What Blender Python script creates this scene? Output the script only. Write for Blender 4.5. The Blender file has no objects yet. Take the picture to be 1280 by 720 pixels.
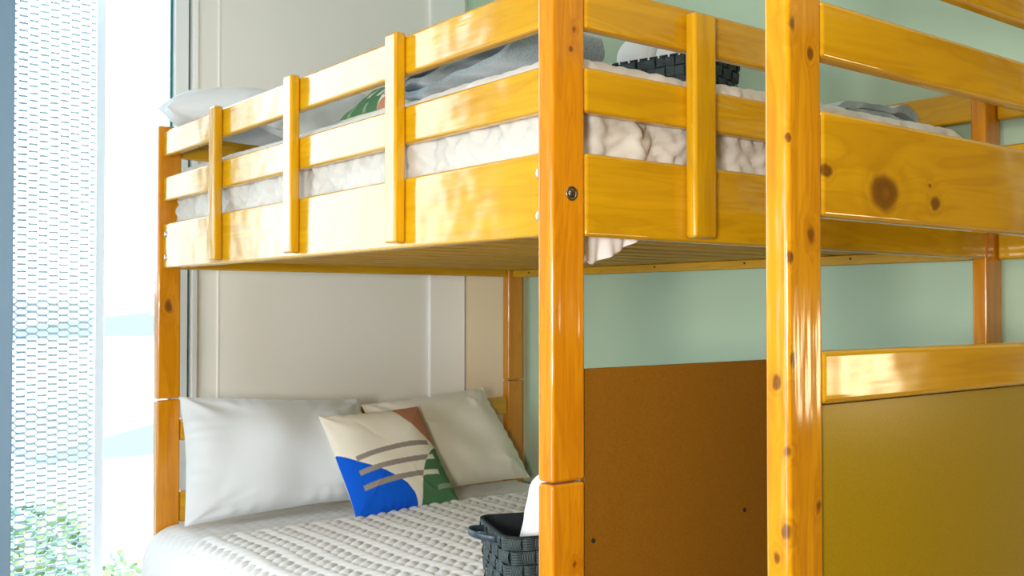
import bpy, bmesh, math, random
import numpy as np
from mathutils import Vector, Matrix
random.seed(7)
S = bpy.context.scene
C = S.collection
# ---------------------------------------------------------------- camera, world, light
cd = bpy.data.cameras.new('camera'); cam = bpy.data.objects.new('camera', cd); C.objects.link(cam)
cam.location = (-1.1241, -1.3369, 1.27)
cam.rotation_euler = (math.pi/2 + .0185, 0, -.6595)
cd.sensor_width = 36; cd.lens = 1269.75*36/1280; cd.clip_start = .02; cd.clip_end = 2000
cd.dof.use_dof = True; cd.dof.focus_distance = 1.75; cd.dof.aperture_fstop = 14
S.camera = cam
SKY = 4.4
EXPO = 0.84
w = bpy.data.worlds.new('sky'); S.world = w; w.use_nodes = True
bg = w.node_tree.nodes['Background']; bg.inputs[0].default_value = (.74, .88, 1, 1); bg.inputs[1].default_value = SKY
S.view_settings.view_transform = 'Standard'; S.view_settings.look = 'None'
S.view_settings.exposure = EXPO; S.view_settings.gamma = 1; S.view_settings.use_curve_mapping = False
S.cycles.use_denoising = True
S.cycles.max_bounces = 10; S.cycles.diffuse_bounces = 6; S.cycles.glossy_bounces = 4
S.cycles.transparent_max_bounces = 12
S.cycles.sample_clamp_indirect = 6
S.cycles.caustics_reflective = False; S.cycles.caustics_refractive = False
def area(name, loc, rot, sx, sy, power, col, portal=False, parent=None):
    l = bpy.data.lights.new(name, 'AREA'); l.shape = 'RECTANGLE'; l.size = sx; l.size_y = sy
    l.energy = power; l.color = col
    o = bpy.data.objects.new(name, l); C.objects.link(o); o.location = loc; o.rotation_euler = rot
    if portal: l.cycles.is_portal = True
    if parent:
        o.parent = parent; o.location = Vector(loc) - parent.location
    return o
area('window_portal', (-.68, 2.62, 1.375), (-math.pi/2, 0, 0), 1.86, 2.7, 1, (1, 1, 1), True)
area('window_portal', (-2.72, .2, 1.1), (0, -math.pi/2, 0), 1.6, 2.2, 1, (1, 1, 1), True)  # sampling portal for the added side window
CEIL_W = 13; WALL_W = 1.3; FLOOR_W = 34

# ---------------------------------------------------------------- helpers
def tag(o, label=None, cat=None, group=None, kind=None):
    if label: o['label'] = label
    if cat: o['category'] = cat
    if group: o['group'] = group
    if kind: o['kind'] = kind
    return o
def empty(name, loc, label, cat, group=None):
    o = bpy.data.objects.new(name, None); C.objects.link(o); o.location = loc; o.empty_display_size = .1
    return tag(o, label, cat, group)
def absloc(o):
    v = Vector(o.location)
    p = o.parent
    while p: v += Vector(p.location); p = p.parent
    return v
def mesh(name, me, m, loc=(0, 0, 0), parent=None, smooth=False):
    o = bpy.data.objects.new(name, me); C.objects.link(o)
    if m: me.materials.append(m)
    if parent:
        o.parent = parent; o.location = Vector(loc) - absloc(parent)
    else: o.location = loc
    if smooth: me.polygons.foreach_set('use_smooth', [True]*len(me.polygons))
    return o
def from_bm(bm, name='m'):
    me = bpy.data.meshes.new(name); bm.to_mesh(me); bm.free(); return me
def bm_box(bm, x0, x1, y0, y1, z0, z1, bev=0, seg=3):
    r = bmesh.ops.create_cube(bm, size=1)
    vs = r['verts']
    for v in vs:
        v.co = Vector(((x0+x1)/2 + v.co.x*(x1-x0), (y0+y1)/2 + v.co.y*(y1-y0), (z0+z1)/2 + v.co.z*(z1-z0)))
    if bev:
        es = list({e for v in vs for e in v.link_edges})
        bmesh.ops.bevel(bm, geom=es, offset=bev, segments=seg, affect='EDGES', profile=.5)
def box(name, x0, x1, y0, y1, z0, z1, m, parent=None, bev=0, seg=3):
    cx, cy, cz = (x0+x1)/2, (y0+y1)/2, (z0+z1)/2
    bm = bmesh.new(); bm_box(bm, x0-cx, x1-cx, y0-cy, y1-cy, z0-cz, z1-cz, bev, seg)
    o = mesh(name, from_bm(bm), m, (cx, cy, cz), parent)
    if bev: o.data.polygons.foreach_set('use_smooth', [True]*len(o.data.polygons)); o.modifiers.new('normals', 'WEIGHTED_NORMAL').weight = 100
    return o
def grid_mesh(P, closed_u=False):
    """P: (n,m,3) array -> mesh"""
    n, m = P.shape[:2]
    idx = np.arange(n*m).reshape(n, m)
    a = idx[:-1, :-1]; b = idx[1:, :-1]; c = idx[1:, 1:]; d = idx[:-1, 1:]
    f = np.stack([a, b, c, d], -1).reshape(-1, 4)
    if closed_u:
        f2 = np.stack([idx[-1, :-1], idx[0, :-1], idx[0, 1:], idx[-1, 1:]], -1).reshape(-1, 4)
        f = np.vstack([f, f2])
    return P.reshape(-1, 3), f
def np_mesh(V, F, merge=0):
    me = bpy.data.meshes.new('m')
    me.vertices.add(len(V)); me.vertices.foreach_set('co', np.asarray(V, dtype=np.float32).ravel())
    me.loops.add(len(F)*4); me.loops.foreach_set('vertex_index', np.asarray(F, dtype=np.int32).ravel())
    me.polygons.add(len(F)); me.polygons.foreach_set('loop_start', np.arange(0, len(F)*4, 4, dtype=np.int32))
    me.update(calc_edges=True); me.validate()
    if merge:
        bm = bmesh.new(); bm.from_mesh(me); bmesh.ops.remove_doubles(bm, verts=bm.verts, dist=merge)
        bmesh.ops.recalc_face_normals(bm, faces=bm.faces); bm.to_mesh(me); bm.free()
    return me
class Wob:
    """smooth random field: a sum of sines"""
    def __init__(s, seed, n=14, f0=1., f1=4.):
        r = np.random.RandomState(seed)
        a = r.uniform(0, 2*np.pi, n); f = r.uniform(f0, f1, n)*2*np.pi
        s.k = np.stack([np.cos(a)*f, np.sin(a)*f], 1); s.p = r.uniform(0, 2*np.pi, n); s.a = r.uniform(.5, 1, n)/np.sqrt(n)
    def __call__(s, x, y):
        t = x[..., None]*s.k[:, 0] + y[..., None]*s.k[:, 1] + s.p
        return (np.sin(t)*s.a).sum(-1)
_qw = [Wob(91, 8, .5, 3.), Wob(92, 8, .5, 3.)]
def quilt_h(a, b, c=.030):
    """herringbone matelasse: 2:1 puffs laid in a zigzag"""
    a, b = a+_qw[0](a, b)*.006, b+_qw[1](a, b)*.006
    s = (a+b)/math.sqrt(2)/c; t = (a-b)/math.sqrt(2)/c
    i = np.floor(s); j = np.floor(t); fs = s-i; ft = t-j; m = (i+j) % 4
    al = np.where(m < .5, fs, np.where(m < 1.5, fs+1, np.where(m < 2.5, ft, ft+1)))-1.
    ac = np.where(m < 1.5, ft, fs)*2-1
    return (1-np.abs(al)**2.6)**.6*(1-ac**2)**.6
def tube_bm(bm, pts, r, n=10, flat=1.0, up=Vector((0, 0, 1)), cap=True):
    rings = []
    for i, p in enumerate(pts):
        t = (pts[min(i+1, len(pts)-1)] - pts[max(i-1, 0)]).normalized()
        s = t.cross(up)
        if s.length < 1e-4: s = t.cross(Vector((1, 0, 0)))
        s.normalize(); q = s.cross(t).normalized()
        rr = r[i] if isinstance(r, (list, tuple)) else r
        rings.append([bm.verts.new(p + s*math.cos(2*math.pi*k/n)*rr*flat + q*math.sin(2*math.pi*k/n)*rr) for k in range(n)])
    for a, b in zip(rings, rings[1:]):
        for k in range(n): bm.faces.new((a[k], a[(k+1) % n], b[(k+1) % n], b[k]))
    if cap:
        bm.faces.new(rings[0][::-1]); bm.faces.new(rings[-1])

# ---------------------------------------------------------------- materials
def mat(name, col=(.8, .8, .8), rough=.5, spec=.5, metal=0):
    m = bpy.data.materials.new(name); m.use_nodes = True
    b = m.node_tree.nodes['Principled BSDF']
    b.inputs['Base Color'].default_value = (*col, 1); b.inputs['Roughness'].default_value = rough
    b.inputs['Specular IOR Level'].default_value = spec; b.inputs['Metallic'].default_value = metal
    return m
class NT:
    def __init__(s, m): s.t = m.node_tree; s.b = s.t.nodes['Principled BSDF']
    def n(s, typ, **kw):
        x = s.t.nodes.new(typ)
        for k, v in kw.items(): setattr(x, k, v)
        return x
    def l(s, a, b): s.t.links.new(a, b)
    def math(s, op, a, b=None, c=None):
        x = s.n('ShaderNodeMath', operation=op)
        for i, v in enumerate((a, b, c)):
            if v is None: continue
            if isinstance(v, (int, float)): x.inputs[i].default_value = v
            else: s.l(v, x.inputs[i])
        return x.outputs[0]
    def mix(s, f, a, b):
        x = s.n('ShaderNodeMix', data_type='RGBA')
        for sock, v in ((x.inputs[0], f), (x.inputs[6], a), (x.inputs[7], b)):
            if isinstance(v, (int, float)): sock.default_value = v
            elif isinstance(v, tuple): sock.default_value = (*v, 1)
            else: s.l(v, sock)
        return x.outputs[2]
    def ramp(s, f, *stops):
        x = s.n('ShaderNodeValToRGB'); e = x.color_ramp.elements
        for i, (p, c) in enumerate(stops):
            el = e[i] if i < 2 else e.new(p)
            el.position = p; el.color = (*c, 1) if isinstance(c, tuple) else (c, c, c, 1)
        s.l(f, x.inputs[0]); return x.outputs[0]
    def bump(s, h, strength, dist):
        x = s.n('ShaderNodeBump'); x.inputs['Strength'].default_value = strength; x.inputs['Distance'].default_value = dist
        s.l(h, x.inputs['Height']); s.l(x.outputs[0], s.b.inputs['Normal'])
def wood(name, axis='x', base=(.72, .40, .085), dark=(.50, .23, .03), rough=.13, knots=(), kplane='xz', wavy=.0016, scale=1.0, contrast=.8):
    m = mat(name, base, rough, .7); N = NT(m)
    tc = N.n('ShaderNodeTexCoord'); oi = N.n('ShaderNodeObjectInfo')
    off = N.n('ShaderNodeVectorMath', operation='SCALE'); off.inputs[0].default_value = (13.1, 7.7, 5.3); N.l(oi.outputs['Random'], off.inputs['Scale'])
    src = tc.outputs['Object']
    sep = N.n('ShaderNodeSeparateXYZ'); N.l(src, sep.inputs[0])
    kn_dark = None; kn_ring = None; warp = None
    for kn in knots:
        ka, kb, r = kn[:3]
        A = N.math('MULTIPLY', N.math('SUBTRACT', sep.outputs[kplane[0].upper()], ka), 1.0)
        B = N.math('SUBTRACT', sep.outputs[kplane[1].upper()], kb)
        nz = N.n('ShaderNodeTexNoise'); nz.inputs['Scale'].default_value = .35/r; N.l(src, nz.inputs['Vector'])
        if axis == kplane[0]: A = N.math('MULTIPLY', A, .75)
        else: B = N.math('MULTIPLY', B, .7)
        d = N.math('SQRT', N.math('ADD', N.math('MULTIPLY', A, A), N.math('MULTIPLY', B, B)) if len(kn) == 3 else N.math('ADD', N.math('ADD', N.math('MULTIPLY', A, A), N.math('MULTIPLY', B, B)), N.math('POWER', N.math('SUBTRACT', sep.outputs['Y'], kn[3]), 2.)))
        d = N.math('ADD', d, N.math('MULTIPLY', N.math('SUBTRACT', nz.outputs['Fac'], .5), r*1.8))
        q = N.math('DIVIDE', d, r)
        core = N.math('SUBTRACT', 1.0, N.math('SMOOTH_MIN', 1.0, N.math('MAXIMUM', 0.0, N.math('MULTIPLY', N.math('SUBTRACT', q, .55), 1.9)), .15))
        halo = N.math('EXPONENT', N.math('MULTIPLY', q, -1.15))
        ring = N.math('MULTIPLY', N.math('MULTIPLY', N.math('ADD', N.math('SINE', N.math('MULTIPLY', q, 5.2)), 1.), .5), halo)
        core = N.math('MAXIMUM', core, 0.)
        kn_dark = core if kn_dark is None else N.math('MAXIMUM', kn_dark, core)
        kn_ring = ring if kn_ring is None else N.math('MAXIMUM', kn_ring, ring)
        warp = halo if warp is None else N.math('ADD', warp, halo)
    add = N.n('ShaderNodeVectorMath', operation='ADD'); N.l(src, add.inputs[0]); N.l(off.outputs[0], add.inputs[1])
    vec = add.outputs[0]
    if warp is not None:
        cx = N.n('ShaderNodeCombineXYZ'); wv = N.math('MULTIPLY', warp, .05)
        for k in range(3):
            if 'xyz'[k] != axis: N.l(wv, cx.inputs[k])
        ad2 = N.n('ShaderNodeVectorMath', operation='ADD'); N.l(vec, ad2.inputs[0]); N.l(cx.outputs[0], ad2.inputs[1]); vec = ad2.outputs[0]
    mp = N.n('ShaderNodeMapping'); sc = [9*scale]*3; sc['xyz'.index(axis)] = .9*scale; mp.inputs['Scale'].default_value = sc
    N.l(vec, mp.inputs['Vector'])
    n1 = N.n('ShaderNodeTexNoise'); n1.inputs['Scale'].default_value = 2.2; n1.inputs['Detail'].default_value = 3; n1.inputs['Distortion'].default_value = .6
    N.l(mp.outputs[0], n1.inputs['Vector'])
    rings = N.math('SINE', N.math('MULTIPLY', n1.outputs['Fac'], 46.))
    rings = N.math('MULTIPLY', N.math('ADD', rings, 1.), .5)
    mp2 = N.n('ShaderNodeMapping'); sc = [130*scale]*3; sc['xyz'.index(axis)] = 4*scale; mp2.inputs['Scale'].default_value = sc; N.l(vec, mp2.inputs['Vector'])
    n2 = N.n('ShaderNodeTexNoise'); n2.inputs['Scale'].default_value = 1.; n2.inputs['Detail'].default_value = 2; N.l(mp2.outputs[0], n2.inputs['Vector'])
    mid = tuple(a*.55+b*.45 for a, b in zip(base, dark))
    lite = tuple(min(1, a*1.10) for a in base)
    c1 = N.ramp(n1.outputs['Fac'], (.30, mid), (.55, base), (.75, lite))
    f = N.math('MULTIPLY', N.math('POWER', rings, 2.5), .33*contrast)
    c2 = N.mix(f, c1, dark)
    f2 = N.math('MULTIPLY', N.math('SUBTRACT', n2.outputs['Fac'], .42), .55*contrast); f2 = N.math('MAXIMUM', f2, 0.)
    c3 = N.mix(f2, c2, dark)
    if kn_dark is not None:
        c3 = N.mix(N.math('MULTIPLY', kn_ring, .8), c3, tuple(v*.42 for v in dark))
        c3 = N.mix(N.math('MULTIPLY', kn_dark, .8), c3, (.13, .045, .006))
    N.l(c3, N.b.inputs['Base Color'])
    n3 = N.n('ShaderNodeTexNoise'); n3.inputs['Scale'].default_value = 7.; n3.inputs['Detail'].default_value = 1.; mp3 = N.n('ShaderNodeMapping'); mp3.inputs['Scale'].default_value = [9*scale if 'xyz'[k] != axis else .9*scale for k in range(3)]; N.l(add.outputs[0], mp3.inputs['Vector']); N.l(mp3.outputs[0], n3.inputs['Vector'])
    nb = N.n('ShaderNodeTexNoise'); nb.inputs['Scale'].default_value = 5.; N.l(add.outputs[0], nb.inputs['Vector'])
    h = N.math('ADD', N.math('MULTIPLY', n3.outputs['Fac'], .25), N.math('MULTIPLY', nb.outputs['Fac'], 1.6))
    N.bump(h, .35, wavy*6)
    return m
def fabric(name, col, rough=.9, scale=900, bump=.25, var=.06, sheen=.3):
    m = mat(name, col, rough, .15); N = NT(m)
    tc = N.n('ShaderNodeTexCoord')
    n = N.n('ShaderNodeTexNoise'); n.inputs['Scale'].default_value = scale; n.inputs['Detail'].default_value = 2; N.l(tc.outputs['Object'], n.inputs['Vector'])
    c = N.ramp(n.outputs['Fac'], (.3, tuple(v*(1-var) for v in col)), (.7, tuple(min(1, v*(1+var)) for v in col)))
    N.l(c, N.b.inputs['Base Color']); N.bump(n.outputs['Fac'], bump, .001)
    N.b.inputs['Sheen Weight'].default_value = sheen; N.b.inputs['Sheen Roughness'].default_value = .5
    return m
def paint(name, col, scale=260, bump=.12, rough=.6):
    m = mat(name, col, rough, .3); N = NT(m)
    tc = N.n('ShaderNodeTexCoord')
    n = N.n('ShaderNodeTexNoise'); n.inputs['Scale'].default_value = scale; n.inputs['Detail'].default_value = 3; N.l(tc.outputs['Object'], n.inputs['Vector'])
    n2 = N.n('ShaderNodeTexNoise'); n2.inputs['Scale'].default_value = 1.3; N.l(tc.outputs['Object'], n2.inputs['Vector'])
    c = N.ramp(n2.outputs['Fac'], (.3, tuple(v*.97 for v in col)), (.7, tuple(min(1, v*1.02) for v in col)))
    N.l(c, N.b.inputs['Base Color']); N.bump(n.outputs['Fac'], bump, .002)
    return m
PINE = (.59, .315, .006); PINED = (.38, .165, .003)
POST = (.61, .24, .006); POSTD = (.40, .115, .003)
W = {
 'x': wood('pine_along_x', 'x', PINE, PINED), 'y': wood('pine_along_y', 'y', PINE, PINED), 'z': wood('pine_along_z', 'z', PINE, PINED),
 'post': wood('pine_post', 'z', POST, POSTD, scale=1.3, contrast=.9),
 'far_post': wood('pine_far_post', 'z', POST, POSTD, scale=1.3, contrast=.9, knots=((-.006, -.146, .016),), kplane='xz'),
 'front_post': wood('pine_front_post', 'z', POST, POSTD, scale=1.3, contrast=1., knots=((.012, .34, .007), (.004, .305, .006)), kplane='xz'),
 'knot_post': wood('knotty_pine_post', 'z', (.60, .27, .006), (.38, .12, .003), scale=1.2, contrast=1.1,
    knots=((-0.028, 0.475, 0.011, -.0205), (-0.036, 0.324, 0.006, -.0205), (0.01, 0.193, 0.01, -.0205), (-0.034, 0.16, 0.007, -.0205), (-0.027, 0.024, 0.0085, -.0205), (-0.038, -0.006, 0.008, 0.0), (-0.036, -0.097, 0.008, -.017), (-0.037, -0.204, 0.0085, -.015), (0.026, -0.176, 0.0095, -.0205), (-0.038, -0.242, 0.008, 0.0), (0.012, 0.44, 0.008, -.0205)), kplane='xz'),
 'knot_plank': wood('knotty_wide_plank', 'x', PINE, PINED, knots=((.229-.778, 1.439-1.469, .029), (.361-.778, 1.430-1.469, .012), (.350-.778, 1.458-1.469, .006), (.082-.778, 1.457-1.469, .010), (1.1-.778, 0., .02)), kplane='xz', contrast=.9),
 'x_raw': wood('unvarnished_slat', 'x', PINE, PINED, rough=.6), 'y_raw': wood('unvarnished_ledger', 'y', PINE, PINED, rough=.5),
}
M = {}
M['hole'] = mat('dark_hole', (.012, .01, .008), .8)
M['ply'] = mat('brown_hardboard', (.36, .165, .022), .6, .2)
N = NT(M['ply']); tc = N.n('ShaderNodeTexCoord'); nn = N.n('ShaderNodeTexNoise'); nn.inputs['Scale'].default_value = 420; nn.inputs['Detail'].default_value = 3
N.l(tc.outputs['Object'], nn.inputs['Vector']); N.l(N.ramp(nn.outputs['Fac'], (.3, (.19, .077, .004)), (.7, (.25, .102, .006))), N.b.inputs['Base Color']); N.bump(nn.outputs['Fac'], .1, .001)
M['ply_gloss'] = mat('varnished_board', (.50, .30, .02), .28, .3)
N = NT(M['ply_gloss']); tc = N.n('ShaderNodeTexCoord'); nn = N.n('ShaderNodeTexNoise'); nn.inputs['Scale'].default_value = 300; nn.inputs['Detail'].default_value = 3
N.l(tc.outputs['Object'], nn.inputs['Vector']); N.l(N.ramp(nn.outputs['Fac'], (.3, (.29, .185, .003)), (.7, (.35, .225, .005))), N.b.inputs['Base Color']); N.bump(nn.outputs['Fac'], .08, .001)
M['steel'] = mat('bolt_steel', (.55, .53, .5), .3, .5, 1.)
M['dark_steel'] = mat('dark_bolt_steel', (.16, .14, .12), .35, .5, 1.)
M['green'] = paint('sage_green_paint', (.46, .60, .445))
M['beige'] = paint('pale_wall_paint', (.86, .85, .81))
M['strip'] = paint('white_column_paint', (.93, .93, .92))
M['tan'] = paint('beige_panel_paint', (.70, .56, .37))
M['white'] = paint('white_paint', (.82, .81, .78))
M['back'] = paint('warm_back_wall_paint', (.30, .20, .10))
M['absorber'] = paint('dark_absorber_paint', (.10, .05, .018), rough=.5)
M['floor'] = mat('floor_laminate', (.42, .36, .30), .4)
N = NT(M['floor']); tc = N.n('ShaderNodeTexCoord'); bt = N.n('ShaderNodeTexBrick'); bt.inputs['Scale'].default_value = 3
bt.inputs['Color1'].default_value = (.45, .36, .27, 1); bt.inputs['Color2'].default_value = (.38, .30, .22, 1); bt.inputs['Mortar'].default_value = (.2, .16, .12, 1); bt.inputs['Mortar Size'].default_value = .004
N.l(tc.outputs['Object'], bt.inputs['Vector']); N.l(bt.outputs['Color'], N.b.inputs['Base Color'])
M['frame'] = paint('window_frame_white', (.84, .88, .90), rough=.4)
M['mullion'] = paint('window_mullion_blue_grey', (.24, .38, .54), rough=.4)
M['gasket'] = mat('teal_gasket', (.02, .15, .16), .5)
M['mesh_metal'] = paint('mesh_metal_glare_pale', (.62, .75, .82), rough=.5)  # metal colour paled to imitate glare from the bright window
M['stile'] = paint('mesh_stile_lavender', (.88, .89, .97), rough=.5)
M['cotton'] = fabric('white_cotton', (.66, .685, .71), bump=.12, scale=1400, var=.02)
M['quilt'] = fabric('white_quilting', (.72, .72, .72), bump=.15, scale=1200, var=.03)
M['cover'] = fabric('mattress_cover_cloth', (.60, .58, .54), bump=.15, scale=1200, var=.03)
M['linen'] = fabric('cream_linen', (.74, .69, .59), bump=.15, scale=1300, var=.02)
M['towel'] = fabric('white_terry', (.78, .77, .77), bump=.6, scale=420, var=.03, sheen=.6)
M['fleece'] = fabric('grey_blue_fleece', (.22, .29, .33), bump=.9, scale=260, var=.25, sheen=.8)
M['strap'] = mat('black_woven_strap', (.016, .028, .032), .6, .3)
N = NT(M['strap']); tc = N.n('ShaderNodeTexCoord'); wv = N.n('ShaderNodeTexWave'); wv.bands_direction = 'Y'; wv.inputs['Scale'].default_value = 2.4
N.l(tc.outputs['UV'], wv.inputs['Vector']); N.l(N.ramp(wv.outputs['Fac'], (.2, (.006, .011, .013)), (.9, (.085, .115, .122))), N.b.inputs['Base Color']); N.bump(wv.outputs['Fac'], .5, .002)
M['leather'] = mat('navy_handle', (.02, .04, .06), .35, .5)
M['stitch'] = fabric('white_stitch', (.8, .8, .78))
M['sheet'] = fabric('thin_white_sheet', (.93, .91, .95), bump=.1, var=.02)
NT(M['sheet']).b.inputs['Subsurface Weight'].default_value = 0
g = bpy.data.materials.new('clear_glass'); g.use_nodes = True; t = g.node_tree; t.nodes.remove(t.nodes['Principled BSDF'])
out = t.nodes['Material Output']; tr = t.nodes.new('ShaderNodeBsdfTransparent'); gl = t.nodes.new('ShaderNodeBsdfGlossy'); gl.inputs['Roughness'].default_value = .01
mx = t.nodes.new('ShaderNodeMixShader'); lw = t.nodes.new('ShaderNodeFresnel'); lw.inputs['IOR'].default_value = 1.25
t.links.new(lw.outputs[0], mx.inputs[0]); t.links.new(tr.outputs[0], mx.inputs[1]); t.links.new(gl.outputs[0], mx.inputs[2]); t.links.new(mx.outputs[0], out.inputs[0])
tr.inputs[0].default_value = (.97, .99, .985, 1); M['glass'] = g
# cushion print comes from a colour attribute (dyed cloth)
cm = mat('printed_cushion_cloth', (.8, .75, .65), .9, .15); N = NT(cm); at = N.n('ShaderNodeVertexColor'); at.layer_name = 'print'; N.l(at.outputs[0], N.b.inputs['Base Color'])
tc = N.n('ShaderNodeTexCoord'); nn = N.n('ShaderNodeTexNoise'); nn.inputs['Scale'].default_value = 900; N.l(tc.outputs['Object'], nn.inputs['Vector']); N.bump(nn.outputs['Fac'], .2, .001); M['cushion'] = cm

# ---------------------------------------------------------------- room shell
XR = 1.585; YH = 2.5; XL = -2.6; YB = -3.2; H = 2.75
def struct(o): o['kind'] = 'structure'; return o
struct(box('floor', XL-.1, XR+.1, YB-.1, YH+.1, -.1, 0, M['floor']))
struct(box('ceiling', XL-.1, XR+.1, YB-.1, YH+.1, H, H+.1, M['white']))
struct(box('wall_right', XR, XR+.1, YB-.1, YH+.1, 0, H, M['green']))
WY0, WY1, WZ0, WZ1 = -.9, 1.3, .3, 1.9
bm = bmesh.new()
for a in ((XL-.1, XL, YB-.1, WY0, 0, H), (XL-.1, XL, WY1, YH+.1, 0, H), (XL-.1, XL, WY0, WY1, 0, WZ0), (XL-.1, XL, WY0, WY1, WZ1, H)): bm_box(bm, *a)
struct(mesh('wall_left', from_bm(bm), M['white']))
bm = bmesh.new()
for a in ((WY0, WY0+.05, WZ0, WZ1), (WY1-.05, WY1, WZ0, WZ1), (.175, .225, WZ0, WZ1), (WY0+.05, WY1-.05, WZ0, WZ0+.05), (WY0+.05, WY1-.05, WZ1-.05, WZ1)): bm_box(bm, XL-.08, XL-.01, *a)
w2 = struct(mesh('fill_window', from_bm(bm), M['frame']))  # unseen side window, added to brighten the room with daylight
for a in ((WY0+.05, .175), (.225, WY1-.05)): box('glass_pane', XL-.05, XL-.044, a[0], a[1], WZ0+.05, WZ1-.05, M['glass'], w2)
struct(box('absorber_panel', XR-.03, XR, YB, -.95, 0, 2.2, M['absorber']))  # unseen dark panel, added to cut pale reflections in the wood
struct(box('wall_back', XL, XR, YB-.1, YB, 0, H, M['back']))
struct(box('wall_head', .292, XR, YH, YH+.1, 0, H, M['beige']))
struct(box('wall_head_left', XL, -1.62, YH, YH+.1, 0, H, M['beige']))
struct(box('trim_1', .395, .401, YH-.004, YH, 0, H, M['strip']))
struct(box('trim_2', 1.374, 1.562, YH-.02, YH, 0, H, M['strip'], bev=.002))
struct(box('trim_3', XR-.018, XR, 2.06, YH-.02, 0, 1.62, M['tan'], bev=.002))
struct(box('trim_4', .292, .312, YH-.012, YH, 0, H, M['strip'], bev=.002))
# window: frame with mullion, jamb, head and sill; panes
bm = bmesh.new()
bm_box(bm, .226, .278, YH+.0, YH+.09, .0, H, .003); bm_box(bm, -1.62, -1.56, YH, YH+.09, 0, H, .003)
bm_box(bm, -1.56, .226, YH+.01, YH+.09, 0, .05, .003); bm_box(bm, -1.56, .226, YH+.01, YH+.09, H-.05, H, .003)
wf = struct(mesh('window_1', from_bm(bm), M['frame']))
box('mullion', -.425, -.338, YH-.02, YH+.08, .05, H-.05, M['mullion'], wf, .004)
bm = bmesh.new(); bm_box(bm, .2175, .226, YH+.03, YH+.06, .05, H-.05); bm_box(bm, .278, .292, YH+.03, YH+.09, 0, H)
mesh('gasket', from_bm(bm), M['gasket'], (0, 0, 0), wf)
box('glass_pane', -.338, .2175, YH+.042, YH+.048, .05, H-.05, M['glass'], wf)
box('glass_pane', -1.56, -.425, YH+.042, YH+.048, .05, H-.05, M['glass'], wf)

# ---------------------------------------------------------------- bunk bed
ZT = [(1.3945, 1.5435), (1.6155, 1.6965), (1.7645, 1.848)]      # wide plank, middle rail, top rail
ZTOP = 1.868; ZJ = .965
def post(parent, x0, y0, m, sx=.0764, sy=.041, z1=ZTOP, joint=True, names=('upper_post', 'lower_post')):
    if joint:
        box(names[0], x0, x0+sx, y0, y0+sy, ZJ+.0015, z1, m, parent, .0065, 3)
        box(names[1], x0, x0+sx, y0, y0+sy, 0, ZJ-.0015, m, parent, .0065, 3)
    else: box('post', x0, x0+sx, y0, y0+sy, 0, z1, m, parent, .0065, 3)
def bolt(parent, at, axis, r=.011, m='steel', ring=False):
    bm = bmesh.new()
    prof = [(0, .0045), (r*.5, .004), (r*.85, .0025), (r, 0), (r, -.004)] if not ring else [(0, .003), (r*.55, .0025), (r*.62, -.001), (r*.72, -.001), (r*.75, .002), (r, .002), (r*1.02, -.004)]
    n = 20; rings = []
    for rr, h in prof:
        rings.append([bm.verts.new((math.cos(2*math.pi*k/n)*rr, math.sin(2*math.pi*k/n)*rr, h)) for k in range(n)] if rr > 0 else [bm.verts.new((0, 0, h))])
    for a, b in zip(rings, rings[1:]):
        for k in range(n):
            if len(a) == 1: bm.faces.new((a[0], b[k], b[(k+1) % n]))
            else: bm.faces.new((a[k], b[k], b[(k+1) % n], a[(k+1) % n]))
    bmesh.ops.recalc_face_normals(bm, faces=bm.faces)
    R = Matrix.Rotation(-math.pi/2, 4, 'Y') if axis == '-x' else Matrix.Rotation(math.pi/2, 4, 'X')
    bm.transform(R)
    return mesh('bolt', from_bm(bm), M[m], at, parent, True)
L = 2.05; WD = 1.528
bed = empty('bunk_bed', (.76, 1.02, 0), 'queen size pine bunk bed by the window with slatted guard rails and two sleeping levels', 'bunk bed')
post(bed, 0, 0, W['front_post'])
post(bed, 0, L-.041, W['far_post'])
post(bed, WD-.0764, L-.041, W['post'])
post(bed, 1.483, 0, W['post'], sx=.080)
XP = .014; TH = .026
nm = ['side_plank', 'guard_rail', 'guard_rail']
for i, (a, b) in enumerate(ZT):                                  # long side facing the camera
    box(nm[i], XP, XP+TH, .042, L-.042, a, b, W['y'], bed, .007, 4)
    box(nm[i].replace('side', 'head'), .078, WD-.078, L-.034, L-.008, a, b, W['x'], bed, .007, 4)   # head end
    pl = box(nm[i].replace('side', 'foot'), .078, 1.481 if i == 0 else .70, .001, .027, a, b, W['x'], bed, .007, 4)    # foot end
    box(nm[i].replace('side', 'back'), 1.500, 1.526, .042, L-.042, a, b, W['y'], bed, .007, 4)      # wall side
for y in (1.497, .998, .497):
    box('guard_slat', XP-.027, XP-.0005, y, y+.047, 1.405, 1.852, W['z'], bed, .006, 3)
box('guard_slat', .640, .700, -.027, .0005, 1.401, 1.836, W['z'], bed, .008, 3)
box('guard_slat', .333, .397, -.027, .0005, 1.401, 1.836, W['z'], bed, .008, 3)
for z in (1.507, 1.431):
    bolt(bed, (XP, .051, z), '-x', .0105)
    bolt(bed, (XP, L-.072, z), '-x', .0105)
bolt(bed, (.044, 0, 1.468), '-y', .0125, 'dark_steel', True)
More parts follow.
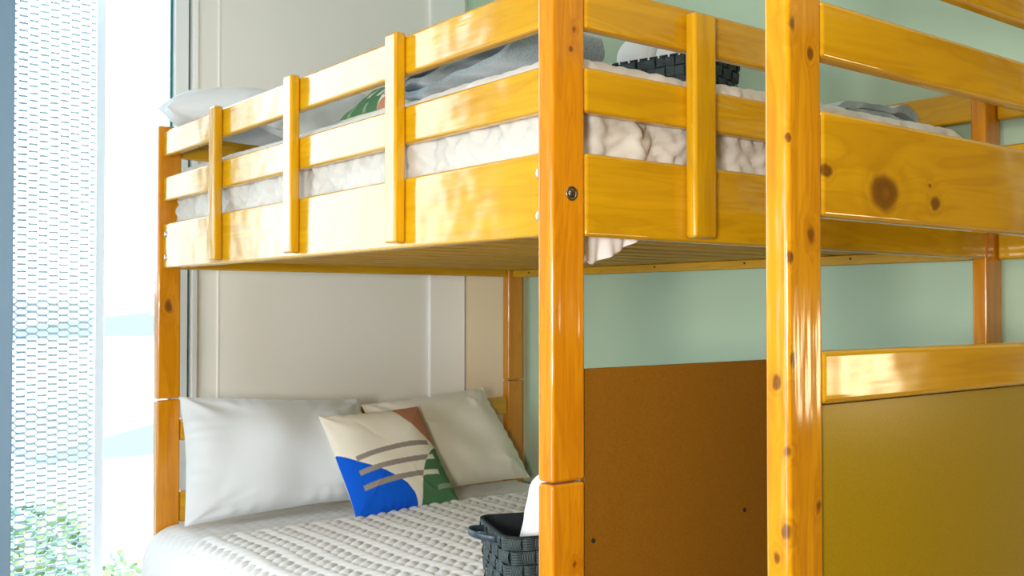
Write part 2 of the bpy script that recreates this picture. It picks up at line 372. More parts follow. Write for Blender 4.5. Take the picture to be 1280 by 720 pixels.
# bed base: ledgers and cross slats
box('ledger', 1.473, 1.499, .042, L-.042, 1.393, 1.421, W['y_raw'], bed, .003)
for y in (.40, .79, 1.19, 1.60, 1.90):
    bm = bmesh.new(); bmesh.ops.create_cone(bm, cap_ends=True, segments=12, radius1=.0035, radius2=.0035, depth=.002); bm.transform(Matrix.Rotation(math.pi/2, 4, 'Y'))
    mesh('screw_hole', from_bm(bm), M['hole'], (1.4725, y, 1.410), bed)
box('ledger', XP+TH+.0005, XP+TH+.026, .042, L-.042, 1.397, 1.421, W['y_raw'], bed, .003)
for k in range(15):
    y = .075 + k*.131
    box('base_slat', .045, 1.495, y, y+.085, 1.4215, 1.438, W['x_raw'], bed, .003)
# lower level: head rails, side rails, foot panel, base
box('headboard_rail', .078, WD-.078, L-.036, L-.008, .825, .897, W['x'], bed, .007, 4)
box('headboard_rail', .078, WD-.078, L-.036, L-.008, .555, .657, W['x'], bed, .007, 4)
box('lower_side_rail', .016, .042, .042, L-.042, .2, .34, W['y'], bed, .007, 4)
box('lower_side_rail', 1.500, 1.526, .042, L-.042, .2, .34, W['y'], bed, .007, 4)
pn = box('foot_panel', .079, 1.482, .006, .018, .14, 1.160, M['ply'], bed, .0012, 1)
tag(pn, 'brown hardboard panel')
for (x, z) in ((.089+.01, .855), (.512, .859)):
    bm = bmesh.new(); bmesh.ops.create_cone(bm, cap_ends=True, segments=14, radius1=.0042, radius2=.0042, depth=.002); bm.transform(Matrix.Rotation(math.pi/2, 4, 'X'))
    mesh('screw_hole', from_bm(bm), M['hole'], (x, .0055, z), pn)
for k in range(8):
    y = .12 + k*.24
    box('lower_base_slat', .043, 1.499, y, y+.09, .2601, .278, W['x'], bed, .003)
box('lower_ledger', .043, .068, .05, L-.05, .235, .26, W['y'], bed); box('lower_ledger', 1.474, 1.4995, .05, L-.05, .235, .26, W['y'], bed)

# nearer frame that stands in front of the foot end
YQ = -.495
nb = empty('bunk_bed', (.78, -.25, 0), 'nearer pine bunk end frame with one tall knotty post and a wide knotty plank', 'bunk bed')
box('post', -.006, .0704, YQ, YQ+.041, 0, 2.35, W['knot_post'], nb, .0075, 3)
box('post', 1.486, 1.5624, YQ, YQ+.041, 0, 2.35, W['post'], nb, .0075, 3)
for i, (a, b) in enumerate(ZT):
    box(['end_plank', 'guard_rail', 'guard_rail'][i], .0720, 1.4845, YQ+.002, YQ+.03, a, b, W['knot_plank'] if i == 0 else W['x'], nb, .008, 4)
    box(['back_plank', 'back_rail', 'back_rail'][i], 1.535, 1.5605, YQ+.0425, -.0015, a, b, W['y'], nb, .008, 4)
box('back_slat', 1.512, 1.5345, -.155, -.095, 1.405, 1.852, W['z'], nb, .006)
box('lower_rail', .0720, 1.4845, YQ+.002, YQ+.034, 1.135, 1.2085, W['x'], nb, .008, 4)
box('end_panel', .0720, 1.4845, YQ+.010, YQ+.022, .14, 1.1335, M['ply_gloss'], nb, .001, 1)['label'] = 'varnished brown board'

# ---------------------------------------------------------------- bedding
def rounded_box(x0, x1, y0, y1, z0, z1, r, step, disp):
    lo = np.array([x0, y0, z0]); hi = np.array([x1, y1, z1]); Vs = []; Fs = []; base = 0
    def ax(a, b): return np.linspace(a, b, max(2, int(round((b-a)/step))+1))
    X, Y, Z = ax(x0, x1), ax(y0, y1), ax(z0, z1)
    def face(g1, g2, f):
        nonlocal base
        A, B = np.meshgrid(g1, g2, indexing='ij'); P = f(A, B); V, F = grid_mesh(P)
        Vs.append(V); Fs.append(F+base); base += len(V)
    o = np.ones_like
    face(X, Y, lambda a, b: np.stack([a, b, o(a)*z1], -1)); face(X, Y, lambda a, b: np.stack([a, b, o(a)*z0], -1))
    face(X, Z, lambda a, b: np.stack([a, o(a)*y0, b], -1)); face(X, Z, lambda a, b: np.stack([a, o(a)*y1, b], -1))
    face(Y, Z, lambda a, b: np.stack([o(a)*x0, a, b], -1)); face(Y, Z, lambda a, b: np.stack([o(a)*x1, a, b], -1))
    P = np.vstack(Vs); F = np.vstack(Fs)
    core = np.clip(P, lo+r, hi-r); n = P-core; n /= np.linalg.norm(n, axis=1, keepdims=True)
    P = core + n*r
    P = P + n*disp(P, n)[:, None]
    if r < .04: P[:, 2] -= .014*np.clip((.55-P[:, 0])/.45, 0, 1)*np.clip((P[:, 2]-z0)/(z1-z0), 0, 1)
    return np_mesh(P, F, 1e-5)
wbA = Wob(3, 16, 3, 9); wbB = Wob(5, 14, 1, 3.5)
wS = Wob(21, 18, 5, 12)
def mdisp(P, n):
    x, y, z = P.T
    top = np.clip(n[:, 2], 0, 1)**2
    sx = np.abs(n[:, 0]) > np.abs(n[:, 1])
    per = np.where(sx, y, x+7.3)
    q = quilt_h(x, y, .034)*top + 1.35*quilt_h(per, z, .031)*(1-top)*np.clip((1.735-z)/.03, 0, 1)*(n[:, 2] > -.3)
    wr = wS(per, z*.45)*.011*(1-top) + wbB(x, y)*.004*top + np.sin(per*60+5*wbA(per, z))*.002*(1-top)
    crown = top*.014*np.clip(np.minimum(np.minimum(x-.04, 1.48-x), np.minimum(y-.05, 1.99-y))*5, 0, 1)
    return q*.010*(1-.6*top) - .004 + wr + crown
um = rounded_box(.052, 1.462, .048, 1.992, 1.4395, 1.741, .036, .0095, mdisp)
o = mesh('mattress', um, M['cover'], (0, 0, 0), None, True)
tag(o, 'thick mattress in a white quilted cover on the upper bunk behind the guard rails', 'mattress')
o = mesh('mattress', rounded_box(.048, 1.47,   .05, 2.0, .279, .532, .05, .05, lambda P, n: 0*P[:, 0]), M['cotton'], (0, 0, 0), None, True)
tag(o, 'lower bunk mattress hidden under the white quilts', 'mattress')
wd = Wob(31, 12, 1.2, 3.); wq = Wob(33, 14, 2., 6.)
def drape(name, y0, y1, off, zlow, m, seed, amp=.006, step=.0075):
    """sheet over the mattress: from the wall side over the top and down the near side"""
    R = .10; ztop = .535+off; xe = -.030-off
    # arc-length profile (x,z)
    pts = [(1.478, ztop)]
    xs = np.arange(1.478-step, xe+R, -step); pts += [(x, ztop) for x in xs]
    na = int(R*math.pi/2/step)
    for k in range(1, na+1):
        a = math.pi/2*k/na; pts.append((xe+R-R*math.sin(a), ztop-R+R*math.cos(a)))
    z = ztop-R-step
    while z > zlow: pts.append((xe - .035*min(1, (ztop-R-z)*5), z)); z -= step
    pr = np.array(pts); d = np.r_[0, np.cumsum(np.linalg.norm(np.diff(pr, axis=0), axis=1))]
    tn = np.gradient(pr, axis=0); tn /= np.linalg.norm(tn, axis=1, keepdims=True); nr = np.stack([tn[:, 1], -tn[:, 0]], 1)
    ys = np.arange(y0, y1+1e-6, step)
    U, Yv = np.meshgrid(d, ys, indexing='ij')
    px_ = pr[:, 0][:, None]+0*Yv; pz_ = pr[:, 1][:, None]+0*Yv
    hang = np.clip((ztop-.05-pz_)*5, 0, 1)
    h = quilt_h(U, Yv, .031)*amp + wd(U*.6, Yv)*.004*(1-hang) + hang*(wq(U*.25, Yv)*.012+.006)
    hem = np.minimum(Yv-y0, y1-Yv); h *= np.clip((hem-.012)/.014, .12, 1)
    h += amp*.75*np.exp(-((hem-.006)/.009)**2)
    sag = .02*np.clip((px_-1.2)/.3, 0, 1)**2
    P = np.stack([px_+nr[:, 0][:, None]*h, Yv, pz_+nr[:, 1][:, None]*h-sag*0], -1)
    V, F = grid_mesh(P); me = np_mesh(V, F)
    o = mesh(name, me, m, (0, 0, 0), None, True)
    so = o.modifiers.new('thickness', 'SOLIDIFY'); so.thickness = .011; so.offset = -1
    return o
tag(drape('bedspread', 1.40, 2.0, .004, .22, M['quilt'], 1, .004), 'white quilted under cover at the head of the lower bunk, below the pillows', 'bedspread')
tag(drape('quilt', .055, 1.665, .024, .20, M['quilt'], 2, .014), 'white woven-pattern quilt spread over the lower bunk up to the pillows', 'quilt')

def pillow(name, c, T, m, parent=None, n=70, p=2.6, q=.55, seed=1, wr=.006, pinch=.05, bow=0., flange=0.):
    """c = four corners TL, TR, BR, BL in world space; T = full thickness"""
    TL, TR, BR, BL = [np.array(v, float) for v in c]
    u = np.linspace(-1, 1, n+1); U, V = np.meshgrid(u, u, indexing='ij')
    ctr = (TL+TR+BR+BL)/4
    nrm = np.cross(TR-TL, BL-TL); nrm /= np.linalg.norm(nrm)      # towards the viewer side when laid TL->TR->BL (down)
    nrm = -nrm
    Uo = U*(1-pinch*(1-V**2)*np.abs(U)**3); Vo = V*(1-pinch*(1-U**2)*np.abs(V)**3)
    a = (Uo+1)/2; b = (Vo+1)/2
    P0 = ((1-a)*(1-b))[..., None]*TL + (a*(1-b))[..., None]*TR + (a*b)[..., None]*BR + ((1-a)*b)[..., None]*BL
    t = T/2*((1-np.abs(U)**p)*(1-np.abs(V)**p)).clip(0)**q
    w1 = Wob(seed, 14, .5, 1.6); w2 = Wob(seed+1, 16, 1.2, 3.5); w3 = Wob(seed+2, 8, .3, .9)
    edge = np.clip(1-np.maximum(np.abs(U), np.abs(V))**6, 0, 1)
    cr = np.abs(w2(U*.8, V*.8)); crease = -np.exp(-(cr/.12)**2)*.6
    rad = np.exp(-((1-np.abs(U))**2+(1-np.abs(V))**2)/.25)*np.sin(9*np.arctan2(1.02-np.abs(V), 1.02-np.abs(U)))
    d = (w1(U, V)*1.1 + w2(U*.5+V*.3, V*.25)*.35 + rad*1.0)*wr*edge
    rs = np.random.RandomState(seed+5); folds = 0*U
    for k in range(12):
        cu, cv = rs.choice([-1, 1])*rs.uniform(.55, 1.0), rs.choice([-1, 1])*rs.uniform(.55, 1.0)
        an = math.atan2(-cv, -cu)+rs.uniform(-.5, .5); dx, dy = math.cos(an), math.sin(an)
        al = (U-cu)*dx+(V-cv)*dy; ac = -(U-cu)*dy+(V-cv)*dx+.10*np.sin(al*4+k)
        ln = rs.uniform(.35, .8); wd_ = rs.uniform(.035, .07)
        folds += rs.choice([-.7, 1])*np.exp(-(ac/wd_)**2)*np.clip(al/.12, 0, 1)*np.clip((ln-al)/ln, 0, 1)
    d = d + folds*wr*1.1*edge
    gath = np.sin(U*26+w1(U, V)*3)*np.exp(-(1-np.abs(V))/.10)*wr*.5*(np.abs(V) < .999) + np.sin(V*26+w1(V, U)*3)*np.exp(-(1-np.abs(U))/.10)*wr*.5*(np.abs(U) < .999)
    bend = bow*(1-U**2)
    wav = w3(U, V)*wr*1.2
    F1 = P0 + nrm*(t+d+gath+bend+wav)[..., None]; F2 = P0 - nrm*(t*.9-bend-wav)[..., None]
    V1, f1 = grid_mesh(F1); V2, f2 = grid_mesh(F2)
    # stitch the borders by merging
    Vt = np.vstack([V1, V2]); Ft = np.vstack([f1, f2[:, ::-1]+len(V1)])
    me = np_mesh(Vt - ctr, Ft)
    o = mesh(name, me, m, ctr, parent, True)
    return o, U, V
def piping(o, c, r, m):
    pass
tag(pillow('pillow', [(.065, 1.985, .975), (.735, 1.985, .930), (.735, 1.80, .60), (.030, 1.84, .575)], .20, M['cotton'], seed=11, pinch=.05, wr=.011)[0],
    'large white pillow on the window side of the lower bunk, leaning on the headboard', 'pillow', 'pillows on the lower bunk')
tag(pillow('pillow', [(.745, 1.990, .905), (1.305, 1.990, .945), (1.435, 1.85, .585), (.80, 1.82, .585)], .17, M['linen'], seed=23, pinch=.04, wr=.008)[0],
    'cream-white pillow on the green wall side of the lower bunk, behind the cushion', 'pillow', 'pillows on the lower bunk')
def print_cols(me, n):
    k = (n+1)*(n+1); u = np.linspace(0, 1, n+1); A, B = np.meshgrid(u, u, indexing='ij')
    col = np.empty((n+1, n+1, 3)); col[:] = (.80, .74, .62)
    wa = Wob(4, 8, 2, 6)
    def q(ca, cb, ra, rb, p): return (np.abs(A-ca)/ra)**p + (np.abs(B-cb)/rb)**p < 1
    blue = (B > np.interp(A, [0, .15, .313, .42, .497, .55, .58], [.40, .52, .63, .71, .78, .88, 1.0])) & (A < .58); green = q(1.0, 1, .385, .54, 1.8); pink = q(1.0, 0, .32, .46, 1.35)
    grey = (.30, .26, .225); cream = (.70, .66, .53); lg = (.25, .33, .22)
    col[blue] = (.004, .10, .62); col[pink] = (.47, .21, .13); col[green] = (.075, .185, .085)
    def bar(a0, a1, b0, bm_, b1, t, c, mask=None):
        s = (A-a0)/(a1-a0); ctrl = 2*bm_-.5*(b0+b1); c_ = (1-s)**2*b0+2*s*(1-s)*ctrl+s*s*b1
        mk = (s > 0) & (s < 1) & (np.abs(B-c_) < t/2)
        if mask is not None: mk &= mask
        col[mk] = c
    bar(.135, .875, .490, .435, .420, .048, grey)
    bar(.115, .880, .625, .580, .560, .048, grey, ~green); bar(.115, .880, .625, .580, .560, .048, cream, green)
    bar(.110, .865, .765, .718, .708, .048, grey, ~green); bar(.110, .865, .765, .718, .708, .048, cream, green)
    bar(.94, 1.0, .63, .63, .63, .045, lg); bar(.80, 1.0, .855, .84, .835, .045, lg)
    c2 = np.empty((n+1, n+1, 3)); c2[:] = (.80, .74, .62)
    full = np.vstack([col.reshape(-1, 3), c2.reshape(-1, 3)])
    at = me.color_attributes.new('print', 'FLOAT_COLOR', 'POINT')
    at.data.foreach_set('color', np.c_[full, np.ones(len(full))].astype(np.float32).ravel())
NC = 220
o, _, _ = pillow('cushion', [(.492, 1.835, .893), (.894, 1.835, .903), (.950, 1.640, .573), (.525, 1.625, .567)], .12, M['cushion'], n=NC, seed=41, pinch=.045, wr=.003)
print_cols(o.data, NC); tag(o, 'square cushion with blue, green, pink shapes and grey bars on the lower bunk', 'cushion', 'printed cushions')
o, _, _ = pillow('cushion', [(.60, .85, 1.945), (.215, .80, 1.785), (.215, 1.19, 1.785), (.60, 1.23, 1.945)], .10, M['cushion'], n=NC, seed=47, pinch=.045, wr=.0045)
print_cols(o.data, NC); tag(o, 'printed cushion on the upper bunk, mostly hidden behind the guard rails', 'cushion', 'printed cushions')
tag(pillow('pillow', [(.0, 2.03, 1.93), (.66, 2.02, 1.93), (.64, 1.62, 1.84), (-.04, 1.82, 1.90)], .19, M['cotton'], seed=53, wr=.006)[0],
    'white pillow at the window corner of the upper bunk, its corner over the top rail', 'pillow', 'pillows on the upper bunk')
tag(pillow('pillow', [(.12, 1.66, 1.87), (.64, 1.74, 2.00), (.66, 1.58, 1.80), (.16, 1.46, 1.795)], .13, M['cotton'], seed=59, wr=.006)[0],
    'second white pillow on the upper bunk, lying behind the guard rails', 'pillow', 'pillows on the upper bunk')

# folded blankets: a serpentine ribbon of thick fleece
def ribbon(name, path, ext0, ext1, thick, m, axis='x', seed=1, n=14, sub=6, taper=None, wob=.006):
    pts = np.array(path, float)
    # Catmull-Rom
    P = [pts[0]] + list(pts) + [pts[-1]]; out = []
    for i in range(1, len(P)-2):
        for k in range(sub):
            t = k/sub; p0, p1, p2, p3 = P[i-1], P[i], P[i+1], P[i+2]
            out.append(.5*((2*p1)+(-p0+p2)*t+(2*p0-5*p1+4*p2-p3)*t*t+(-p0+3*p1-3*p2+p3)*t**3))
    out.append(pts[-1]); c = np.array(out)
    tn = np.gradient(c, axis=0); tn /= np.linalg.norm(tn, axis=1, keepdims=True)+1e-9; nr = np.stack([-tn[:, 1], tn[:, 0]], 1)
    ends = np.r_[c[:1]-tn[:1]*thick*.35, c[-1:]+tn[-1:]*thick*.35]
    up = c+nr*thick/2; dn = c-nr*thick/2
    loop = np.vstack([up, ends[1:], dn[::-1], ends[:1]])
    ctr = loop.mean(0)
    w1 = Wob(seed, 10, 1.5, 5)
    es = np.linspace(ext0, ext1, n+1); rows = []
    sc_ = [.90, 1.0] 
    for i, e in enumerate(es):
        f = 1.0
        if i == 0 or i == n: f = .995
        lp = loop.copy()
        dx = np.stack([w1(lp[:, 0]*3+e, lp[:, 1]*3), w1(lp[:, 1]*3+9, lp[:, 0]*3+e)], 1)*wob
        lp = lp+dx
        if taper: lp = ctr+(lp-ctr)*np.array([1, 1-taper*(i/n)])
        es_ = e + w1(lp[:, 0]*2+4, lp[:, 1]*5)*wob*1.2
        rows.append(np.stack([es_, lp[:, 0], lp[:, 1]] if axis == 'x' else [lp[:, 0], es_, lp[:, 1]], 1))
    G = np.array(rows).transpose(1, 0, 2); V, F = grid_mesh(G, True)
    # caps: strip quads between up and dn
    m_ = len(up); nn_ = n+1; capF = []
    tot = len(loop)
    for i in range(m_-1):
        a, b = i, i+1; c_, d_ = tot-2-i-1, tot-2-i
        for col in (0, n):
            q = [a*nn_+col, b*nn_+col, c_*nn_+col, d_*nn_+col]
            capF.append(q if col == 0 else q[::-1])
    me = np_mesh(V, np.vstack([F, np.array(capF)]))
    bm = bmesh.new(); bm.from_mesh(me); bmesh.ops.recalc_face_normals(bm, faces=bm.faces); bm.to_mesh(me); bm.free()
    o = mesh(name, me, m, (0, 0, 0), None, True); o.data.set_sharp_from_angle(angle=1.1)
    return o
path = [(.76, 1.772), (.70, 1.778), (.62, 1.806), (.53, 1.813), (.45, 1.820), (.37, 1.832), (.315, 1.836), (.292, 1.826), (.298, 1.812), (.34, 1.808), (.42, 1.800), (.50, 1.789), (.58, 1.779), (.645, 1.781), (.667, 1.772), (.655, 1.757), (.60, 1.755), (.50, 1.763), (.42, 1.772), (.34, 1.777), (.29, 1.783), (.262, 1.800), (.258, 1.826), (.272, 1.845), (.31, 1.853)]
path = [(a, b+.004) for a, b in path]
tag(ribbon('blanket', path, .115, .36, .0095, M['fleece'], 'x', 3, wob=.004), 'grey-blue fleece blanket folded in layers on the upper bunk beside the front post', 'blanket', 'folded fleece blankets')
path2 = [(1.06, 1.752), (1.12, 1.768), (1.20, 1.781), (1.28, 1.776), (1.35, 1.786), (1.415, 1.776), (1.43, 1.756), (1.40, 1.748), (1.30, 1.754), (1.18, 1.756), (1.10, 1.750)]
path2 = [(a, b+.012) for a, b in path2]
tag(ribbon('blanket', path2, .16, .42, .018, M['fleece'], 'y', 8, wob=.006), 'grey throw crumpled at the foot of the upper bunk near the green wall', 'blanket', 'folded fleece blankets')
# corner of a sheet hanging below the foot plank
n1, n2 = 34, 16
U, V = np.meshgrid(np.linspace(0, 1, n1), np.linspace(0, 1, n2), indexing='ij')
low = np.where(U < .35, 1.352+.004*np.sin(U*34), 1.352+(U-.35)**1.3*.075)
X = .085+U*.165; Z = 1.4225*(1-V)+low*V; Yy = .052+.006*np.sin(U*15+V*2)*V+.004*np.sin(U*31)*V
Vv, F = grid_mesh(np.stack([X, Yy, Z], -1)); o = mesh('bed_sheet', np_mesh(Vv, F), M['sheet'], (0, 0, 0), None, True)
so = o.modifiers.new('thickness', 'SOLIDIFY'); so.thickness = .002
tag(o, 'loose corner of white sheet hanging below the upper foot plank next to the front post', 'bed sheet')

# ---------------------------------------------------------------- woven strap baskets
def basket(loc, rz, w, d, h, label, sq=.030, stitches=True, sides=(-1, 1)):
    e = empty('basket', loc, label, 'basket', 'woven strap baskets'); e.rotation_euler = (0, 0, rz)
    rc = .035
    def outline(k, n_per, z):
        t = z/h; ww = w/2*(.90+.10*t); dd = d/2*(.90+.10*t)
        return ww, dd
    def pt(s, z, off):
        """point at arc fraction s along the rounded rectangle"""
        ww, dd = outline(0, 0, z); ww += off; dd += off; r = rc
        segs = [(2*(ww-r)), math.pi*r/2, 2*(dd-r), math.pi*r/2]*2; tot = sum(segs); a = (s % 1)*tot
        cen = [(ww-r, -(dd-r)), (ww-r, dd-r), (-(ww-r), dd-r), (-(ww-r), -(dd-r))]
        dirs = [(1, 0), (0, 1), (-1, 0), (0, -1)]; k = 0
        for i, sg in enumerate(segs):
            if a <= sg: break
            a -= sg
        c = i//2
        if i % 2 == 0:
            dx, dy = dirs[c]; nx, ny = dy, -dx
            st = cen[c-1] if c else cen[3]
            return Vector((st[0]+dx*a+nx*r, st[1]+dy*a+ny*r, z))
        th = -math.pi/2 + c*math.pi/2 + a/r
        return Vector((cen[c][0]+math.cos(th)*r, cen[c][1]+math.sin(th)*r, z))
    per = 2*(w+d); nc = int(per/sq); nc += nc % 2; nr = max(2, int(round(h/sq)))
    bm = bmesh.new(); uvl = bm.loops.layers.uv.new('UVMap')
    K = 5
    for i in range(nc):
        for j in range(nr):
            over = (i+j) % 2 == 0
            gr = [[None]*K for _ in range(K)]
            for a in range(K):
                for b in range(K):
                    fa, fb = a/(K-1), b/(K-1)
                    t = fa if over else fb
                    off = .0045*math.sin(math.pi*t)**.7 + (.0008)
                    e_ = .04
                    s = (i + e_ + fa*(1-2*e_))/nc; z = (j + e_ + fb*(1-2*e_))*h/nr
                    p = pt(s, z, off)
                    gr[a][b] = bm.verts.new(p)
            for a in range(K-1):
                for b in range(K-1):
                    f = bm.faces.new((gr[a][b], gr[a+1][b], gr[a+1][b+1], gr[a][b+1])); f.smooth = True
                    for lp, (aa, bb) in zip(f.loops, ((a, b), (a+1, b), (a+1, b+1), (a, b+1))):
                        fa, fb = aa/(K-1), bb/(K-1)
                        lp[uvl].uv = (fa, fb) if over else (fb, fa)
    # inner wall, bottom
    ns = 80; ri = [[bm.verts.new(pt(k/ns, z, -.002)) for k in range(ns)] for z in (0, h)]
    for k in range(ns): bm.faces.new((ri[0][k], ri[1][k], ri[1][(k+1) % ns], ri[0][(k+1) % ns]))
    bm.faces.new(ri[0])
    o = mesh('basket_body', from_bm(bm), M['strap'], loc, e)
    bm = bmesh.new()                                                # rim band
    rr = [[bm.verts.new(pt(k/ns, z, of)) for k in range(ns)] for z, of in ((h-.003, .004), (h+.002, .003), (h+.002, -.003), (h-.012, -.003))]
    for a, b in zip(rr, rr[1:]):
        for k in range(ns): bm.faces.new((a[k], a[(k+1) % ns], b[(k+1) % ns], b[k]))
    rim = mesh('rim', from_bm(bm), M['strap'], loc, e)
    if stitches:
        for i in range(nc):
            p = pt((i+.5)/nc, h-.006, .0075); q = pt((i+.5)/nc, h+.003, .007)
            bs = bmesh.new(); tube_bm(bs, [p, q], .0026, 6)
            mesh('stitch', from_bm(bs), M['stitch'], loc, rim)
    bm = bmesh.new()
    for sgn in sides:
        ww = w/2*1.0
        pts = []
        for k in range(17):
            a = -math.pi/2+math.pi*k/16
            pts.append(Vector((sgn*(ww-.002+.052*math.cos(a)), .055*math.sin(a), h-.016+.008*math.cos(a))))
        bmh = bmesh.new(); tube_bm(bmh, pts, .0075, 8, .28)
        mesh('handle', from_bm(bmh), M['leather'], loc, e, True)
    return e
def rolled_towel(name, p0, p1, r, label, group, seed):
    bm = bmesh.new(); p0 = Vector(p0); p1 = Vector(p1); n = 14
    pts = [p0.lerp(p1, k/n) for k in range(n+1)]
    rad = [r*(.55 if k in (0, n) else (.86 if k in (1, n-1) else 1+.03*math.sin(k*2.1+seed))) for k in range(n+1)]
    tube_bm(bm, pts, rad, 24)
    o = mesh(name, from_bm(bm), M['towel'], (0, 0, 0), None, True)
    ss = o.modifiers.new('smooth', 'SUBSURF'); ss.levels = 1; ss.render_levels = 1
    return tag(o, label, 'towel', group)
bk = basket((.352, .405, .582), math.radians(-22), .30, .24, .205, 'black woven strap basket on the lower bunk, partly hidden behind the front post', .030, False)
rolled_towel('towel', (.285, .40, .64), (.365, .42, .895), .055, 'white rolled towel standing in the basket on the lower bunk', 'rolled white towels', 1)
basket((1.084, .725, 1.768), math.radians(16), .23, .32, .215, 'black woven strap basket with white stitching on the upper bunk', .032, True, (1,))
rolled_towel('towel', (.985, .81, 2.01), (1.15, .86, 2.01), .064, 'left rolled white towel lying in the upper bunk basket', 'rolled white towels', 2)
rolled_towel('towel', (1.02, .685, 2.00), (1.185, .735, 2.00), .060, 'right rolled white towel in the upper bunk basket', 'rolled white towels', 3)

# ---------------------------------------------------------------- outside: expanded metal screen, ground, house, hills, trees
YM = 2.75
sc = empty('metal_screen', (-.20, YM, 0), 'tall expanded metal mesh screen standing outside the window', 'screen')
box('stile', .003, .037, YM-.02, YM+.02, 0, 2.9, M['stile'], sc, .003); box('stile', -.64, -.60, YM-.02, YM+.02, 0, 2.9, M['stile'], sc, .003)
bm = bmesh.new(); pw = .0735; ph = .0272
def quadbar(a, b, h0, h1, t):
    vs = []
    for p, h in ((a, h0), (b, h1)):
        vs += [bm.verts.new((p[0], YM-t/2, p[1]-h/2)), bm.verts.new((p[0], YM-t/2, p[1]+h/2)), bm.verts.new((p[0], YM+t/2, p[1]+h/2)), bm.verts.new((p[0], YM+t/2, p[1]-h/2))]
    for f in ((0, 1, 2, 3), (7, 6, 5, 4), (0, 4, 5, 1), (1, 5, 6, 2), (2, 6, 7, 3), (3, 7, 4, 0)): bm.faces.new([vs[i] for i in f])
cols = int(.62/(pw/2)); rows = int(2.9/ph)
for i in range(cols):
    x = .002 - i*pw/2
    for j in range(rows):
        z = j*ph + (ph/2 if i % 2 else 0)
        quadbar((x-.0125, z), (x+.0125, z), .0092, .0092, .006)
        for dz in (ph/2, -ph/2):
            if 0 < z+dz < 2.9: quadbar((x-.0125, z), (x-pw/2+.0125, z+dz), .0060, .0060, .004)
mesh('mesh_panel', from_bm(bm), M['mesh_metal'], (0, 0, 0), sc)

GZ = -6.
M['grass'] = paint('outdoor_ground', (.30, .31, .27)); M['hill'] = paint('hazy_hill', (.135, .155, .165)); M['house'] = paint('house_white', (.8, .8, .78)); M['roof'] = paint('pale_roof', (.19, .197, .197))
M['leaf'] = mat('leaf_green_hazed', (.13, .20, .05), .5, .3)
N = NT(M['leaf']); tc = N.n('ShaderNodeTexCoord'); nn = N.n('ShaderNodeTexNoise'); nn.inputs['Scale'].default_value = 3.; nn.inputs['Detail'].default_value = 2
N.l(tc.outputs['Object'], nn.inputs['Vector']); N.l(N.ramp(nn.outputs['Fac'], (.35, (.10, .22, .16)), (.6, (.42, .50, .22))), N.b.inputs['Base Color'])  # outdoor haze is put into the leaf colours as paler tones
M['bark'] = mat('bark', (.12, .08, .05), .9)
struct(box('ground', -300, 300, 6, 900, GZ-.5, GZ, M['grass']))
hx = np.linspace(-160, 260, 160); hw = Wob(77, 8, .004, .02)
hz = 5.5+hw(hx, hx*0)*3
P = np.zeros((160, 4, 3)); 
for k, (dy, f) in enumerate(((0, 0), (25, .8), (60, 1.0), (140, .0))): P[:, k, 0] = hx; P[:, k, 1] = 300+dy; P[:, k, 2] = GZ+(hz-GZ+0)*f
Vv, F = grid_mesh(P); struct(mesh('hills', np_mesh(Vv, F), M['hill'], (0, 0, 0), None, True))
def house(x0, x1, y0, y1, ze, zr, label, xr=None):
    e = empty('house', ((x0+x1)/2, (y0+y1)/2, GZ), label, 'house', 'houses outside the window')
    box('wall', x0, x1, y0, y1, GZ, ze, M['house'], e)
    bm = bmesh.new(); o = .4; xm = (x0+x1)/2 if xr is None else xr
    pr = [(x0-o, ze), (xm, zr), (x1+o, ze), (x1+o, ze-.15), (xm, ze-.15), (x0-o, ze-.15)]
    A = [bm.verts.new((x, y0-o, z)) for x, z in pr]; B = [bm.verts.new((x, y1+o, z)) for x, z in pr]
    for k in range(6): bm.faces.new((A[k], A[(k+1) % 6], B[(k+1) % 6], B[k]))
    bm.faces.new((A[0], A[1], A[4], A[5])[::-1]); bm.faces.new((A[1], A[2], A[3], A[4])[::-1]); bm.faces.new((B[0], B[1], B[4], B[5])); bm.faces.new((B[1], B[2], B[3], B[4]))
    bmesh.ops.recalc_face_normals(bm, faces=bm.faces)
    mesh('roof', from_bm(bm), M['roof'], e.location, e).location = -e.location
    for k in range(3):
        cx = x0+(x1-x0)*(k+.5)/3
        box('window', cx-.5, cx+.5, y0-.03, y0+.02, ze-2.2, ze-1., M['frame'], e)
house(4.5, 13.5, 30, 40, .55, 1.12, 'pale house with a low white gable roof beyond the mesh screen')
house(4.0, 9.6, 20, 26, -1.6, -.9, 'lower white house in front of the gabled one, seen through the window')
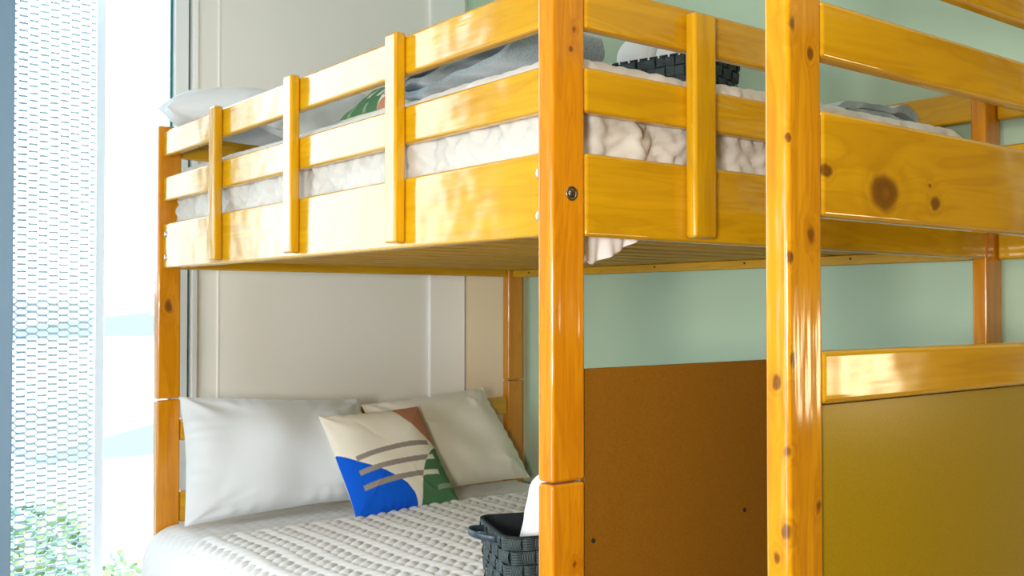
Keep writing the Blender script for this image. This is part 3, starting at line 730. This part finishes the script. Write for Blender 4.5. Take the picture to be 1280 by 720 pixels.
def tree(x, y, r, ztop, seed, label, nleaf=2600):
    e = empty('tree', (x, y, GZ), label, 'tree', 'trees outside the window'); rr = random.Random(seed)
    bm = bmesh.new(); tube_bm(bm, [Vector((x, y, GZ)), Vector((x+.1, y, ztop-r*1.2)), Vector((x+.05, y, ztop-r*.6))], [.16, .11, .04], 8); mesh('trunk', from_bm(bm), M['bark'], e.location, e).location = -e.location
    bm = bmesh.new()
    blobs = [(Vector((x, y, ztop-r)) + Vector((rr.gauss(0, 1), rr.gauss(0, 1), rr.gauss(0, .8)))*r*.38, r*rr.uniform(.35, .6)) for _ in range(14)]
    for _ in range(nleaf):
        c, br = rr.choice(blobs); v = Vector((rr.gauss(0, 1), rr.gauss(0, 1), rr.gauss(0, 1))).normalized()*br*rr.uniform(.7, 1.05)
        p = c+v; a = Vector((rr.gauss(0, 1), rr.gauss(0, 1), rr.gauss(0, .6))).normalized(); b = a.cross(Vector((rr.gauss(0, 1), rr.gauss(0, 1), rr.gauss(0, 1)))).normalized()
        s = rr.uniform(.06, .12)
        bm.faces.new([bm.verts.new(q) for q in (p-a*s, p+b*s*.5, p+a*s, p-b*s*.5)])
    mesh('foliage', from_bm(bm), M['leaf'], e.location, e).location = -e.location
tree(.55, 9.0, .95, -.30, 1, 'leafy green tree outside, seen low through the mesh screen', 5200)
tree(2.35, 11.5, .55, -1.75, 2, 'small green bush top outside beside the screen edge', 1500)

# ---------------------------------------------------------------- added fill lights and the wall lamp (outside the frame)
cl = empty('ceiling_fill', (-1.0, -1.4, H), 'added square white fill panel on the ceiling behind the camera', 'fill light')  # unseen fixture, added to carry the interior fill light
box('housing', -1.35, -.65, -1.75, -1.05, H-.05, H-.001, M['white'], cl, .01)
area('ceiling_fill_light', (-1.0, -1.4, H-.07), (0, 0, 0), .66, .66, CEIL_W, (1, .95, .86), parent=cl)
wl = empty('wall_lamp', (XR, -1.40, 1.11), 'small wall lamp on the dark closet panel beside the camera', 'wall lamp')
box('back_plate', XR-.05, XR-.031, -1.46, -1.34, 1.02, 1.20, M['white'], wl, .006)
box('lamp_shade', XR-.09, XR-.0505, -1.52, -1.28, .96, 1.26, M['white'], wl, .01)
area('wall_lamp_light', (XR-.10, -1.40, 1.11), (0, -math.pi/2, math.pi), .26, .22, WALL_W, (1, .80, .50), parent=wl)

fl = empty('floor_fill', (-2.05, -1.75, 0), 'added fill light with a white drum shade behind the camera', 'floor lamp')  # unseen lamp, added to brighten the lower bunk from behind the camera
bm = bmesh.new(); tube_bm(bm, [Vector((0, 0, .001)), Vector((0, 0, .03))], .14, 24); mesh('base', from_bm(bm), M['dark_steel'], (-2.05, -1.75, 0), fl)
bm = bmesh.new(); tube_bm(bm, [Vector((0, 0, .03)), Vector((0, 0, 1.25))], .012, 12); mesh('pole', from_bm(bm), M['dark_steel'], (-2.05, -1.75, 0), fl)
bm = bmesh.new(); tube_bm(bm, [Vector((0, 0, 1.12)), Vector((0, 0, 1.42))], .16, 32, cap=False); mesh('lamp_shade', from_bm(bm), M['white'], (-2.05, -1.75, 0), fl)
area('floor_fill_light', (-2.05+.16, -1.75+.16, 1.27), (math.pi/2, 0, -math.pi/4), .3, .28, FLOOR_W, (1, .94, .84), parent=fl)
